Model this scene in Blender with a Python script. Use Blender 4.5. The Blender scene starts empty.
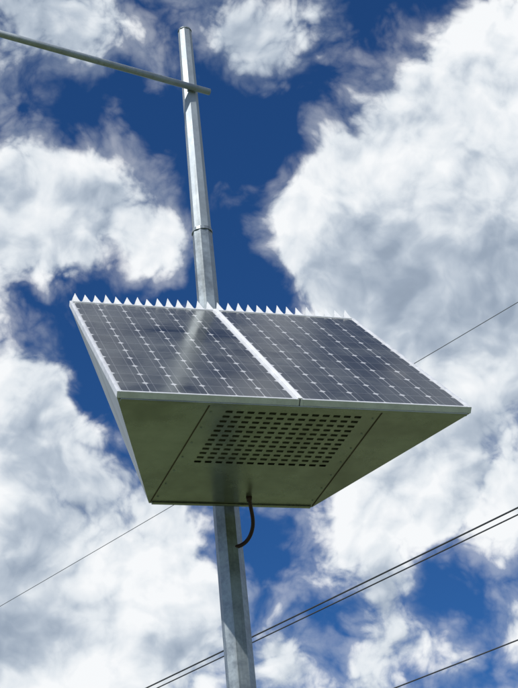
import bpy, math, random
from mathutils import Vector, Matrix, Euler
random.seed(7)
S=bpy.context.scene
Z0=5.23
W=1.35; D=1.50; TH=math.radians(45.7); H=0.99; B=0.36; FS=0.33; PO=0.115
F=1443.0
CAM=Vector((-1.50,-5.41,-3.63+Z0)); ROT=Euler((math.radians(121.5),math.radians(5.2),math.radians(-14.2)),'XYZ')
RM=ROT.to_matrix()
def ray(px,py):
    return (RM@Vector(((px-259)/F,-(py-344)/F,-1))).normalized()
def hit(px,py,p0,n):
    d=ray(px,py); t=(Vector(p0)-CAM).dot(Vector(n))/d.dot(Vector(n)); return CAM+d*t
def pz(px,py): # height on pole axis plane
    return hit(px,py,(0,PO,0),(0,1,0)).z

# ---------- camera
cd=bpy.data.cameras.new("camera"); cam=bpy.data.objects.new("camera",cd); S.collection.objects.link(cam)
cam.location=CAM; cam.rotation_euler=ROT
cd.sensor_fit='VERTICAL'; cd.sensor_height=24; cd.lens=F/688*24; cd.clip_end=6000; cd.clip_start=0.05
S.camera=cam
S.view_settings.view_transform='Standard'; S.view_settings.look='None'; S.view_settings.exposure=0

# ---------- node helper
class NT:
    def __init__(s,nt): s.nt=nt
    def n(s,t,**k):
        nd=s.nt.nodes.new(t)
        for a,b in k.items(): setattr(nd,a,b)
        return nd
    def l(s,a,b): s.nt.links.new(a,b)
    def setv(s,sock,v):
        if isinstance(v,bpy.types.NodeSocket): s.l(v,sock)
        else: sock.default_value=v
    def m(s,op,a,b=0.0,c=0.0,clamp=False):
        nd=s.n('ShaderNodeMath',operation=op); nd.use_clamp=clamp
        s.setv(nd.inputs[0],a); s.setv(nd.inputs[1],b); s.setv(nd.inputs[2],c); return nd.outputs[0]
    def vm(s,op,a,b=(0,0,0)):
        nd=s.n('ShaderNodeVectorMath',operation=op); s.setv(nd.inputs[0],a); s.setv(nd.inputs[1],b); return nd
    def mr(s,v,a,b,c=0.0,d=1.0,smooth=True):
        nd=s.n('ShaderNodeMapRange'); nd.interpolation_type='SMOOTHSTEP' if smooth else 'LINEAR'
        s.setv(nd.inputs[0],v)
        for i,x in enumerate((a,b,c,d)): s.setv(nd.inputs[i+1],x)
        return nd.outputs[0]
    def mix(s,f,a,b,bt='MIX'):
        nd=s.n('ShaderNodeMix',data_type='RGBA',blend_type=bt)
        s.setv(nd.inputs[0],f); s.setv(nd.inputs[6],a); s.setv(nd.inputs[7],b); return nd.outputs[2]
    def noise(s,vec,scale,detail=4,rough=.5,dist=0.0):
        nd=s.n('ShaderNodeTexNoise'); 
        if vec is not None: s.l(vec,nd.inputs['Vector'])
        nd.inputs['Scale'].default_value=scale; nd.inputs['Detail'].default_value=detail
        nd.inputs['Roughness'].default_value=rough; nd.inputs['Distortion'].default_value=dist
        return nd
def mat(name):
    m=bpy.data.materials.new(name); m.use_nodes=True
    t=NT(m.node_tree); b=m.node_tree.nodes['Principled BSDF']; return m,t,b
def c4(r,g,b): return (r,g,b,1)

def metal(name,base,metallic,rough,var=.25,scale=14,bump=.05,streak=None):
    m,t,b=mat(name)
    tc=t.n('ShaderNodeTexCoord').outputs['Object']
    n1=t.noise(tc,scale,6,.6).outputs['Fac']; n2=t.noise(tc,scale*6,3,.6).outputs['Fac']
    v=t.m('ADD',t.m('MULTIPLY',n1,.7),t.m('MULTIPLY',n2,.3))
    f=t.mr(v,.3,.7,1-var,1+var*.4)
    col=t.vm('SCALE',c4(*base)[:3]); t.l(f,col.inputs['Scale'])
    out=col.outputs[0]
    if streak:
        mp=t.vm('MULTIPLY',tc,streak)
        ns=t.noise(mp.outputs[0],1,5,.6).outputs['Fac']
        out=t.mix(t.mr(ns,.5,.75,0,.45),out,c4(base[0]*.45,base[1]*.42,base[2]*.36))
    t.l(out,b.inputs['Base Color']); b.inputs['Metallic'].default_value=metallic
    t.l(t.mr(n1,.3,.7,rough-.07,rough+.1),b.inputs['Roughness'])
    bp=t.n('ShaderNodeBump'); bp.inputs['Strength'].default_value=bump; bp.inputs['Distance'].default_value=.01
    t.l(n1,bp.inputs['Height']); t.l(bp.outputs[0],b.inputs['Normal'])
    return m
M_GALV=metal("galvanised_steel",(.34,.39,.42),.65,.45,.40,11,.08,(30,30,1.2))
M_UPPER=metal("zinc_painted_steel",(.39,.44,.48),.45,.52,.2,9,.05,(30,30,1.2))
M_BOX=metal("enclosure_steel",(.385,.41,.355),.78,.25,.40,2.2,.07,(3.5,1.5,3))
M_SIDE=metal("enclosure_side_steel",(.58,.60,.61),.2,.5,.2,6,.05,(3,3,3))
M_ALU=metal("frame_aluminium",(.74,.76,.79),.15,.38,.15,20,.02)
M_WHITE=metal("white_spike_steel",(.85,.86,.87),.0,.45,.06,20,.02)
M_WIRE=metal("wire_alloy",(.05,.055,.065),.2,.6)
M_WIREL=metal("thin_wire_alloy",(.13,.14,.16),.2,.6)
def simple(name,c,r=.6,metalv=0):
    m,t,b=mat(name)
    n=t.noise(t.n('ShaderNodeTexCoord').outputs['Object'],25,4).outputs['Fac']
    t.l(t.mix(n,c4(*[x*.7 for x in c]),c4(*[min(1,x*1.25) for x in c])),b.inputs['Base Color'])
    b.inputs['Roughness'].default_value=r; b.inputs['Metallic'].default_value=metalv; return m
M_SLOT_SHADE=simple("slot_shade_grey",(.45,.46,.40),.8)  # interior shade seen through the vent slots, given as a grey
M_CABLE=simple("cable_rubber",(.04,.012,.018),.45)
M_SEAM=simple("seam_sealant",(.09,.055,.035),.7)
M_CONC=simple("concrete",(.35,.34,.32),.9)
M_LENS=simple("lamp_lens",(.5,.5,.48),.2)
M_BACK=simple("backsheet",(.6,.6,.6),.7)

def pv():
    NC,NR=6,12
    m,t,b=mat("solar_cells")
    uv=t.n('ShaderNodeUVMap').outputs[0]
    sx=t.n('ShaderNodeSeparateXYZ'); t.l(uv,sx.inputs[0]); u,v=sx.outputs[0],sx.outputs[1]
    fu=t.m('FRACT',u); fv=t.m('FRACT',v)
    au=t.m('ABSOLUTE',t.m('SUBTRACT',fu,.5)); av=t.m('ABSOLUTE',t.m('SUBTRACT',fv,.5))
    gap=t.m('MAXIMUM',t.m('MULTIPLY',t.m('GREATER_THAN',au,.487),.75),t.m('MULTIPLY',t.m('GREATER_THAN',av,.489),.26))
    dia=t.m('MULTIPLY',t.m('GREATER_THAN',t.m('ADD',au,av),.875),.9)
    inside=t.m('MULTIPLY',t.m('MULTIPLY',t.m('GREATER_THAN',u,0.0),t.m('LESS_THAN',u,float(NC))),t.m('MULTIPLY',t.m('GREATER_THAN',v,0.0),t.m('LESS_THAN',v,float(NR))))
    white=t.m('MAXIMUM',t.m('MAXIMUM',gap,dia),t.m('SUBTRACT',1.0,inside))
    bus=t.m('LESS_THAN',t.m('ABSOLUTE',t.m('SUBTRACT',t.m('FRACT',t.m('MULTIPLY',fu,2.0)),.5)),.02)
    wn=t.n('ShaderNodeTexWhiteNoise',noise_dimensions='2D')
    fl=t.vm('FLOOR',uv); t.l(fl.outputs[0],wn.inputs['Vector'])
    cell=t.mix(wn.outputs[0],c4(.010,.014,.020),c4(.024,.030,.038))
    c=t.mix(t.m('MULTIPLY',bus,.4),cell,c4(.33,.34,.36))
    c=t.mix(white,c,c4(.62,.63,.65))
    tc=t.n('ShaderNodeTexCoord').outputs['Object']
    dust=t.noise(tc,3,7,.65,.5).outputs['Fac']
    c=t.mix(t.mr(dust,.35,.75,.05,.22),c,c4(.38,.41,.40))
    t.l(c,b.inputs['Base Color']); b.inputs['IOR'].default_value=1.5
    t.l(t.mr(dust,.3,.7,.08,.22),b.inputs['Roughness'])
    return m,NC,NR
M_PV,NC,NR=pv()

# ---------- mesh helper
class MB:
    def __init__(s): s.v=[];s.f=[];s.mi=[]
    def quad(s,*p,m=0):
        i=len(s.v); s.v+= [Vector(q) for q in p]; s.f.append(tuple(range(i,i+len(p)))); s.mi.append(m)
    def box(s,o,ax,ay,az,m=0):
        o=Vector(o);ax=Vector(ax);ay=Vector(ay);az=Vector(az); i=len(s.v)
        s.v+=[o,o+ax,o+ax+ay,o+ay,o+az,o+ax+az,o+ax+ay+az,o+ay+az]
        for f in ((0,3,2,1),(4,5,6,7),(0,1,5,4),(1,2,6,5),(2,3,7,6),(3,0,4,7)): s.f.append(tuple(i+k for k in f)); s.mi.append(m)
    def make(s,name,mats,parent=None,smooth=False,bevel=0,recalc=True):
        me=bpy.data.meshes.new(name); me.from_pydata([tuple(q) for q in s.v],[],s.f)
        for m in mats: me.materials.append(m)
        for p,k in zip(me.polygons,s.mi): p.material_index=k; p.use_smooth=smooth
        if recalc:
            import bmesh
            bm=bmesh.new(); bm.from_mesh(me); bmesh.ops.recalc_face_normals(bm,faces=bm.faces); bm.to_mesh(me); bm.free()
        me.update()
        o=bpy.data.objects.new(name,me); S.collection.objects.link(o)
        if parent: o.parent=parent
        if bevel:
            bv=o.modifiers.new("bevel",'BEVEL'); bv.width=bevel; bv.segments=2; bv.limit_method='ANGLE'
        return o
def empty(name,loc=(0,0,0)):
    e=bpy.data.objects.new(name,None); S.collection.objects.link(e); e.location=loc; return e
def tube(name,pts,rads,mats,parent=None,sides=16,smooth=True,mi=0,rot=0.0,caps=True,make=True,mb=None):
    mb=mb or MB(); n=len(pts); pts=[Vector(p) for p in pts]; rings=[]
    up=None
    for i,p in enumerate(pts):
        t=(pts[min(i+1,n-1)]-pts[max(i-1,0)]).normalized()
        if up is None: up=Vector((1,0,0)) if abs(t.x)<.9 else Vector((0,0,1))
        a=(up-t*up.dot(t)).normalized(); up=a; b=t.cross(a)
        r=rads[i] if isinstance(rads,(list,tuple)) else rads
        k=len(mb.v); rings.append(k)
        for j in range(sides):
            an=2*math.pi*j/sides+rot; mb.v.append(p+a*math.cos(an)*r+b*math.sin(an)*r)
    for i in range(n-1):
        for j in range(sides):
            j2=(j+1)%sides; mb.f.append((rings[i]+j,rings[i]+j2,rings[i+1]+j2,rings[i+1]+j)); mb.mi.append(mi)
    if caps:
        mb.f.append(tuple(rings[0]+j for j in range(sides))[::-1]); mb.mi.append(mi)
        mb.f.append(tuple(rings[-1]+j for j in range(sides))); mb.mi.append(mi)
    if not make: return mb
    return mb.make(name,mats,parent,smooth=smooth)

root=empty("solar_street_lamp")
# ---------- pole
z_top=pz(184,32); z_joint=pz(200,233); z_low=pz(233,600)
R8=math.pi/8
tube("pole_lower",[(0,PO,-.02),(0,PO,z_low),(0,PO,z_joint)],[.068,.060,.049],[M_GALV],root,sides=8,smooth=False,rot=R8)
tube("pole_upper",[(0,PO,z_joint-.12),(0,PO,z_top)],[.0475,.036],[M_UPPER],root,sides=8,smooth=False,rot=R8+.1)
mb=MB()
tube("",[(0,PO,z_joint-.005),(0,PO,z_joint+.012)],[.052,.051],None,sides=16,make=False,mb=mb)
tube("",[(0,PO,z_top),(0,PO,z_top+.012)],[.038,.034],None,sides=16,make=False,mb=mb)
mb.make("pole_collar",[M_GALV],root)
mb=MB()
mb.box((-.2,PO-.2,.0),(.4,0,0),(0,.4,0),(0,0,.02))
for sx in(-1,1):
    for sy in(-1,1):
        tube("",[(sx*.15,PO+sy*.15,.0),(sx*.15,PO+sy*.15,.07)],.014,None,sides=6,make=False,mb=mb)
mb.make("base_plate",[M_GALV],root,bevel=.003)
mb=MB(); mb.box((-.35,PO-.35,-.4),(.7,0,0),(0,.7,0),(0,0,.395)); mb.make("footing",[M_CONC],root,bevel=.02)

# ---------- arm (horizontal, passes in front of the pole)
PA=hit(187,94,(0,PO,0),(0,1,0)); PA.y=PO-.055; PA.x=0
def pr(q):
    c=RM.transposed()@(q-CAM); return 259+F*c.x/-c.z,344-F*c.y/-c.z
best=None
for k in range(0,3600):
    a=math.radians(k*.1); d=Vector((math.cos(a),math.sin(a),0.0))
    ix,iy=pr(PA+d); jx,jy=pr(PA)
    if ix>jx: continue
    e=abs(math.atan2(iy-jy,ix-jx)-math.atan2(42-94,0-187)); e=min(e,2*math.pi-e)
    if best is None or e<best[0]: best=(e,a,d)
AD=best[2]
s=0
while pr(PA-AD*s)[0]<209 and s<1: s+=.005
tail=PA-AD*s
s=0
while pr(PA+AD*s)[0]>-60 and s<6: s+=.01
tip=PA+AD*(s+.15)
tube("arm",[tail,tip],[.0175,.0175],[M_UPPER],root,sides=16)
sd=AD.cross(Vector((0,0,1)))
mb=MB()
o=tip-sd*.0
prof=[(0,.03,.03),(.08,.05,.04),(.25,.12,.05),(.55,.14,.045),(.7,.09,.03)]
prev=None
for (l,w,h) in prof:
    ring=[o+AD*l+sd*w+Vector((0,0,-h*.5)),o+AD*l+sd*w*.7+Vector((0,0,h)),o+AD*l-sd*w*.7+Vector((0,0,h)),o+AD*l-sd*w+Vector((0,0,-h*.5))]
    i=len(mb.v); mb.v+=ring
    if prev is not None:
        for j in range(4): mb.f.append((prev+j,prev+(j+1)%4,i+(j+1)%4,i+j)); mb.mi.append(1 if j==3 else 0)
    else: mb.f.append((i,i+1,i+2,i+3)); mb.mi.append(0)
    prev=i
mb.f.append((prev+3,prev+2,prev+1,prev)); mb.mi.append(0)
mb.make("lamp_head",[M_UPPER,M_LENS],root,bevel=.004)
mb=MB(); mb.box((-.022,PO-.040,PA.z-.014),(.044,0,0),(0,.03,0),(0,0,.028)); mb.make("arm_clamp",[M_GALV],root,bevel=.004)

# ---------- panel group
def PT(x,v,n=0.0): # v: 0 top ... D bottom ; n along normal
    nn=Vector((0,-math.sin(TH),math.cos(TH)))
    return Vector((x,-v*math.cos(TH),-v*math.sin(TH)+Z0))+nn*n
FT=.026
def pbox(mb,x0,x1,v0,v1,n0,n1,m=0):
    o=PT(x0,v0,n0); mb.box(o,PT(x1,v0,n0)-o,PT(x0,v1,n0)-o,PT(x0,v0,n1)-o,m)
for side in (0,1):
    x0=-W/2 if side==0 else .002; x1=-.002 if side==0 else W/2
    mb=MB(); fw=.012
    pbox(mb,x0,x0+fw,0,D,-FT,0); pbox(mb,x1-fw,x1,0,D,-FT,0)
    pbox(mb,x0+fw,x1-fw,0,fw,-FT,0); pbox(mb,x0+fw,x1-fw,D-fw,D,-FT,0)
    mb.make("panel_frame_%d"%(side+1),[M_ALU],root,bevel=.0015)
    g=MB(); a,b_,c,d=PT(x0+fw,fw,-.004),PT(x1-fw,fw,-.004),PT(x1-fw,D-fw,-.004),PT(x0+fw,D-fw,-.004)
    g.quad(d,c,b_,a); ob=g.make("solar_panel_%d"%(side+1),[M_PV],root,recalc=False)
    uvl=ob.data.uv_layers.new(name="UVMap")
    e=.05
    for li,(uu,vv) in enumerate([(-e,-e),(NC+e,-e),(NC+e,NR+e),(-e,NR+e)]): uvl.data[li].uv=(uu,vv)
    g=MB(); g.quad(PT(x0+fw,fw,-.012),PT(x1-fw,fw,-.012),PT(x1-fw,D-fw,-.012),PT(x0+fw,D-fw,-.012)); g.make("backsheet_%d"%(side+1),[M_BACK],root)
mb=MB(); pbox(mb,-.009,.009,.002,D-.002,.0005,.004); mb.make("joint_strip",[M_WHITE],root,bevel=.001)

# ---------- spikes
mb=MB(); NT_=28; pitch=(W-.01)/NT_; th=.0015
yb=.006
hb=-.03
for i in range(NT_):
    xa=-W/2+.005+i*pitch; cx=xa+pitch/2; h=.066*(1+random.uniform(-.08,.06)); ln=random.uniform(-.006,.006); lx=random.uniform(-.003,.003)
    pr_=[(xa,0),(xa+pitch*.12,.010),(xa+pitch*.26,.027),(cx+lx,h),(xa+pitch*.74,.027),(xa+pitch*.88,.010),(xa+pitch,0)]
    bas=[(xa+pitch,hb),(xa,hb)]
    poly=pr_+bas; k=len(mb.v); n=len(poly)
    for yy in (yb,yb+th): 
        for (x,z) in poly: mb.v.append(Vector((x,yy+ln*max(z,0)/.056+.45*max(z,0),z+Z0)))
    mb.f.append(tuple(k+j for j in range(n))); mb.mi.append(0)
    mb.f.append(tuple(k+n+j for j in range(n))[::-1]); mb.mi.append(0)
    for j in range(n-1):
        if j==n-3: continue
        mb.f.append((k+j,k+j+1,k+n+j+1,k+n+j)); mb.mi.append(0)
mb.make("bird_spikes",[M_WHITE],root,recalc=False)

# ---------- enclosure body
ins=.003
Tl=PT(-W/2+ins,ins,-FT-.001); Tr=PT(W/2-ins,ins,-FT-.001); Fl=PT(-W/2+ins,D-ins,-FT-.001); Fr=PT(W/2-ins,D-ins,-FT-.001)
Bl=Vector((-B,Tl.y,-H+Z0)); Br=Vector((B,Tl.y,-H+Z0))
mb=MB()
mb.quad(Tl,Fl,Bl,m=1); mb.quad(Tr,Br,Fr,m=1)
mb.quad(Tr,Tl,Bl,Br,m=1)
def U(s,x): # s 0 front..1 back
    p=Fl.lerp(Bl,s); return Vector((x,p.y,p.z))
FSL,FSR=-FS,FS
nU=(U(1,0)-U(0,0)).cross(Vector((1,0,0))).normalized()
if nU.z>0: nU=-nU
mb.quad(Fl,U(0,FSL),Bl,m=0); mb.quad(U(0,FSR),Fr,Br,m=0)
def C(s,a):
    xl=FSL*(1-s)+(-B)*s; return U(s,xl+(-2*xl)*a)
s0,s1=.05,.56; a0,a1=.10,.91; nx,ny=13,12
sb=[0,s0]; 
for j in range(ny):
    st=s0+(s1-s0)*j/ny; sb+= [st+(s1-s0)/ny*.34, st+(s1-s0)/ny*.70]
sb+=[s1,1]
ab=[0,a0]
for i in range(nx):
    at=a0+(a1-a0)*i/nx; ab+=[at+(a1-a0)/nx*.19, at+(a1-a0)/nx*.81]
ab+=[a1,1]
lip=MB()
for j in range(len(sb)-1):
    for i in range(len(ab)-1):
        slot=(j>=2 and j%2==0 and j<2+2*ny) and (i>=2 and i<2+2*nx and i%2==0)
        if slot:
            p=C(sb[j],ab[i]);q=C(sb[j],ab[i+1]);r=C(sb[j+1],ab[i+1]);t_=C(sb[j+1],ab[i])
            e=nU*.004
            lip.quad(t_,r,r*.70+q*.30+e,t_*.70+p*.30+e)
            lip.quad(p-nU*.003,q-nU*.003,q,p)
            continue
        mb.quad(C(sb[j],ab[i]),C(sb[j],ab[i+1]),C(sb[j+1],ab[i+1]),C(sb[j+1],ab[i]),m=0)
mb.make("enclosure",[M_BOX,M_SIDE],root,recalc=False)
lip.make("louvres",[M_BOX],root,recalc=False)
mb=MB(); 
mb.quad(*[C(s,a)-nU*.012 for s,a in ((0.03,.04),(.03,.96),(.66,.96),(.66,.04))]); mb.make("slot_shade_sheet",[M_SLOT_SHADE],root)  # added sheet behind the slots, its colour stands in for the shaded interior
def strip(mb,p,q,w,h,n,m=0):
    d=(q-p).normalized(); s_=d.cross(n).normalized()*w
    mb.box(p-s_*.5+n*.001,q-p,s_,n*h,m)
mb=MB()
strip(mb,U(.01,FSL),U(.985,-B+.004),.0035,.0015,nU); strip(mb,U(.01,FSR),U(.985,B-.004),.0035,.0015,nU)
mb.make("seams",[M_SEAM],root)
mb=MB()
strip(mb,Fl.lerp(Bl,.004)+Vector((.01,0,0)),U(.004,W/2-.013),.018,.006,nU)
strip(mb,U(.99,-B+.01),U(.99,B-.01),.02,.006,nU)
mb.make("folded_lip",[M_BOX],root,bevel=.002)
mb=MB()
for k in range(7):
    s=.08+.84*k/6
    for sg in(-1,1):
        xx=sg*((FS*(1-s)+B*s)-.02); p=U(s,xx)
        tube("",[p,p+nU*.003],[.005,.0035],None,sides=8,make=False,mb=mb)
mb.make("rivets",[M_GALV],root)
mb=MB()
for zz in (Z0-.12,Z0-.85):
    mb.box((-.11,Tl.y+.002,zz-.03),(.22,0,0),(0,PO-.045-Tl.y,0),(0,0,.06))
    mb.box((-.075,PO-.07,zz-.02),(.15,0,0),(0,.14,0),(0,0,.04))
mb.make("brackets",[M_GALV],root,bevel=.003)

# ---------- cable drip loop
pa=hit(249,497,U(0,0),nU)
yc=PO-.06
def cp(px,py,y): return hit(px,py,(0,y,0),(0,1,0))
pts=[pa-nU*.03,pa+Vector((0,0,-.02)),cp(252,512,(pa.y*.6+yc*.4)),cp(254,526,(pa.y*.4+yc*.6)),cp(249,540,yc),cp(240,547,yc+.005),cp(230,548,yc+.02),cp(225,545,PO)]
cu=bpy.data.curves.new("cable",'CURVE'); cu.dimensions='3D'; sp=cu.splines.new('NURBS'); sp.points.add(len(pts)-1)
for i,p in enumerate(pts): sp.points[i].co=(*p,1)
sp.use_endpoint_u=True; sp.order_u=4; cu.bevel_depth=.0085; cu.bevel_resolution=4; cu.resolution_u=12; cu.materials.append(M_CABLE)
co=bpy.data.objects.new("cable",cu); S.collection.objects.link(co); co.parent=root
tube("cable_gland",[pa-nU*.003,pa+nU*.02],[.014,.011],[M_CABLE],root,sides=10)

# ---------- overhead wires
def wire(name,a,b,z,r,m):
    p=hit(*a,(0,0,z),(0,0,1)); q=hit(*b,(0,0,z),(0,0,1)); d=(q-p)
    dn=d.normalized(); p0=p-dn*45; q0=q+dn*45; N=48; T=(q0-p0).length
    P=[]
    for i in range(N+1):
        t=i/N
        tm=((p+q)/2-p0).length/T
        zz=((t-tm)**2)*T*T*.00035
        P.append(p0.lerp(q0,t)+Vector((0,0,zz)))
    return tube(name,P,r,[m],None,sides=6)
wire("power_line",(518,508),(145,689),9.5,.012,M_WIRE)
wire("power_line",(518,515),(160,687),9.5,.010,M_WIRE)
wire("power_line",(518,640),(395,688),9.5,.012,M_WIRE)
wire("telephone_line",(518,303),(0,607),10.5,.0045,M_WIREL)

# ---------- ground
mb=MB(); G=2500
mb.quad((-G,-G,-.01),(G,-G,-.01),(G,G,-.01),(-G,G,-.01))
m,t,b=mat("grass_ground")
tc=t.n('ShaderNodeTexCoord').outputs['Object']
n1=t.noise(tc,.35,6,.65).outputs['Fac']; n2=t.noise(tc,14,4,.7).outputs['Fac']
c=t.mix(n2,c4(.048,.074,.022),c4(.13,.18,.060)); c=t.mix(t.mr(n1,.42,.65,0,.6),c,c4(.20,.185,.12))
t.l(c,b.inputs['Base Color']); b.inputs['Roughness'].default_value=.95
bp=t.n('ShaderNodeBump'); bp.inputs['Strength'].default_value=.6; bp.inputs['Distance'].default_value=.05; t.l(n2,bp.inputs['Height']); t.l(bp.outputs[0],b.inputs['Normal'])
mb.make("ground",[m])

# ---------- sun
SUN=Vector((-.62,-.50,.80)).normalized()
el=math.asin(SUN.z); az=math.atan2(SUN.x,SUN.y)
ld=bpy.data.lights.new("sun",'SUN'); ld.energy=3.6; ld.angle=math.radians(.53); ld.color=(1,.955,.89)
lo=bpy.data.objects.new("sun",ld); S.collection.objects.link(lo); lo.rotation_euler=(-SUN).to_track_quat('-Z','Y').to_euler(); lo.location=(-10,-10,20)

# ---------- world sky with clouds
w=bpy.data.worlds.new("World"); S.world=w; w.use_nodes=True
w.cycles.sampling_method='MANUAL'; w.cycles.sample_map_resolution=256
nt=w.node_tree
for nd in list(nt.nodes): nt.nodes.remove(nd)
t=NT(nt)
blobs=[ # px,py,radius px, weight
 (315,205,85,.44),(420,195,115,.45),(465,95,95,.46),(510,20,70,.34),(500,260,120,.35),(390,300,110,.38),(480,400,130,.35),
 (500,490,75,.26),(400,510,75,.38),(340,500,50,.15),
 (30,235,85,.44),(140,245,60,.28),(80,190,60,.16),(5,200,60,.2),
 (30,15,75,.24),(285,50,65,.20),(235,10,55,.18),(345,25,45,.12),(100,20,50,.12),
 (20,390,80,.36),(50,470,100,.38),(150,560,85,.44),(40,610,110,.38),(120,670,100,.36),(15,670,60,.2),
 (285,655,42,.3),(395,612,48,.32),(510,620,35,.28),(375,685,45,.30),(450,655,40,.2),(320,575,35,.16),
 (150,95,80,-.3),(228,165,65,-.38),(232,285,60,-.40),(85,395,24,-.3),(35,318,38,-.38),(125,320,45,-.38),(385,62,42,-.30),(305,120,45,-.32),(250,545,38,-.30),(330,635,40,-.22),(460,590,55,-.28),(45,110,50,-.22)]
greys=[(460,325,115,.42),(380,275,70,.26),(500,230,60,.18),(20,610,70,.40),(60,500,70,.34),(160,470,50,.3),(110,215,50,.20),(40,20,90,.42),(280,40,90,.42),(60,430,60,.2),(500,470,60,.2),(10,235,45,.25),(190,640,50,.22),(395,612,50,.22),(285,655,45,.15),(120,610,40,.2)]
tc=t.n('ShaderNodeTexCoord').outputs['Generated']
V=t.vm('NORMALIZE',tc).outputs[0]
wn=t.noise(V,14,2,.55); wv=t.vm('SUBTRACT',wn.outputs['Color'],(.5,.5,.5)); sc=t.vm('SCALE',wv.outputs[0]); sc.inputs['Scale'].default_value=.036
VV=t.vm('ADD',V,sc.outputs[0]).outputs[0]
up=(ray(225,285)-ray(259,344)).normalized()
def billow(vec,octs):
    acc=None
    for k,(s_,a_) in enumerate(octs):
        nn=t.noise(t.vm('ADD',vec,(k*3.1,k*1.7,k*.9)).outputs[0],s_,0,.5).outputs['Fac']
        v=t.m('MULTIPLY',t.m('ABSOLUTE',t.m('SUBTRACT',nn,.5)),2*a_)
        acc=v if acc is None else t.m('ADD',acc,v)
    return acc
octs=[(17,.50),(37,.25),(80,.12),(170,.07)]
big=t.noise(VV,11,8,.57).outputs['Fac']
big1=t.noise(t.vm('ADD',VV,tuple(up*.016)).outputs[0],11,3,.57).outputs['Fac']
bil=billow(VV,octs); bil1=billow(t.vm('ADD',VV,tuple(up*.007)).outputs[0],octs[:3])
def blobsum(lst,vec,rs,ws):
    acc=None
    for (x,y,r,wt) in lst:
        ds=t.vm('DISTANCE',vec,tuple(ray(x,y))).outputs['Value']
        v=t.mr(ds,0.0,r*rs/F,wt*ws,0.0)
        acc=v if acc is None else t.m('ADD',acc,v)
    return acc
M=blobsum(blobs,VV,1.5,1.2)
Gy=blobsum(greys,VV,1.5,1.0)
ds=t.vm('DISTANCE',V,tuple(ray(259,344))).outputs['Value']
M=t.m('ADD',M,t.mr(ds,.26,.5,-.12,.06))
d0=t.m('ADD',t.m('ADD',t.m('MULTIPLY',t.m('SUBTRACT',big,.5),1.45),t.m('MULTIPLY',t.m('SUBTRACT',bil,.20),.80)),M)
alpha=t.mr(d0,-.02,.25)
# thin veil around the cumulus, broken up by the same noise
veil=t.m('ADD',t.m('ADD',t.m('MULTIPLY',t.m('SUBTRACT',big,.5),2.2),t.m('MULTIPLY',t.m('SUBTRACT',bil,.20),1.2)),M)
alpha=t.m('MAXIMUM',alpha,t.mr(veil,-.22,.25,0,.34))
lit=t.m('ADD',t.m('MULTIPLY',t.m('SUBTRACT',big,big1),2.6),t.m('MULTIPLY',t.m('SUBTRACT',bil,bil1),1.1))
thick=t.mr(d0,.25,1.0,0,.12)
edge=t.mr(d0,0.0,.25,-.06,0)
lf=t.m('ADD',.84,lit)
lf=t.m('ADD',lf,edge); lf=t.m('SUBTRACT',lf,thick)
lf=t.m('SUBTRACT',lf,t.m('MULTIPLY',Gy,t.mr(big,.32,.62,.6,1.2)))
lf=t.mr(lf,-.25,1.0,0,1,False)
cr=t.n('ShaderNodeValToRGB'); t.l(lf,cr.inputs[0])
e=cr.color_ramp.elements; e[0].position=0; e[0].color=c4(.20,.25,.33); e[1].position=1; e[1].color=c4(.93,.95,.97)
for p,c in ((.4,(.33,.40,.50)),(.6,(.49,.56,.65)),(.8,(.76,.81,.86))):
    x=e.new(p); x.color=c4(*c)
sky=t.n('ShaderNodeTexSky',sky_type='NISHITA'); sky.sun_disc=False; sky.sun_elevation=el; sky.sun_rotation=az; sky.air_density=1.0; sky.dust_density=.4; sky.ozone_density=2.0
b1=t.n('ShaderNodeBackground'); t.l(t.mix(1.0,sky.outputs[0],c4(.20,.51,.92),'MULTIPLY'),b1.inputs[0]); b1.inputs[1].default_value=.088
b2=t.n('ShaderNodeBackground'); t.l(cr.outputs[0],b2.inputs[0]); b2.inputs[1].default_value=1.0
sep=t.n('ShaderNodeSeparateXYZ'); t.l(V,sep.inputs[0])
alpha=t.m('MULTIPLY',alpha,t.mr(sep.outputs[2],-.01,.05))
ms=t.n('ShaderNodeMixShader'); t.l(alpha,ms.inputs[0]); t.l(b1.outputs[0],ms.inputs[1]); t.l(b2.outputs[0],ms.inputs[2])
wo=t.n('ShaderNodeOutputWorld'); t.l(ms.outputs[0],wo.inputs[0])
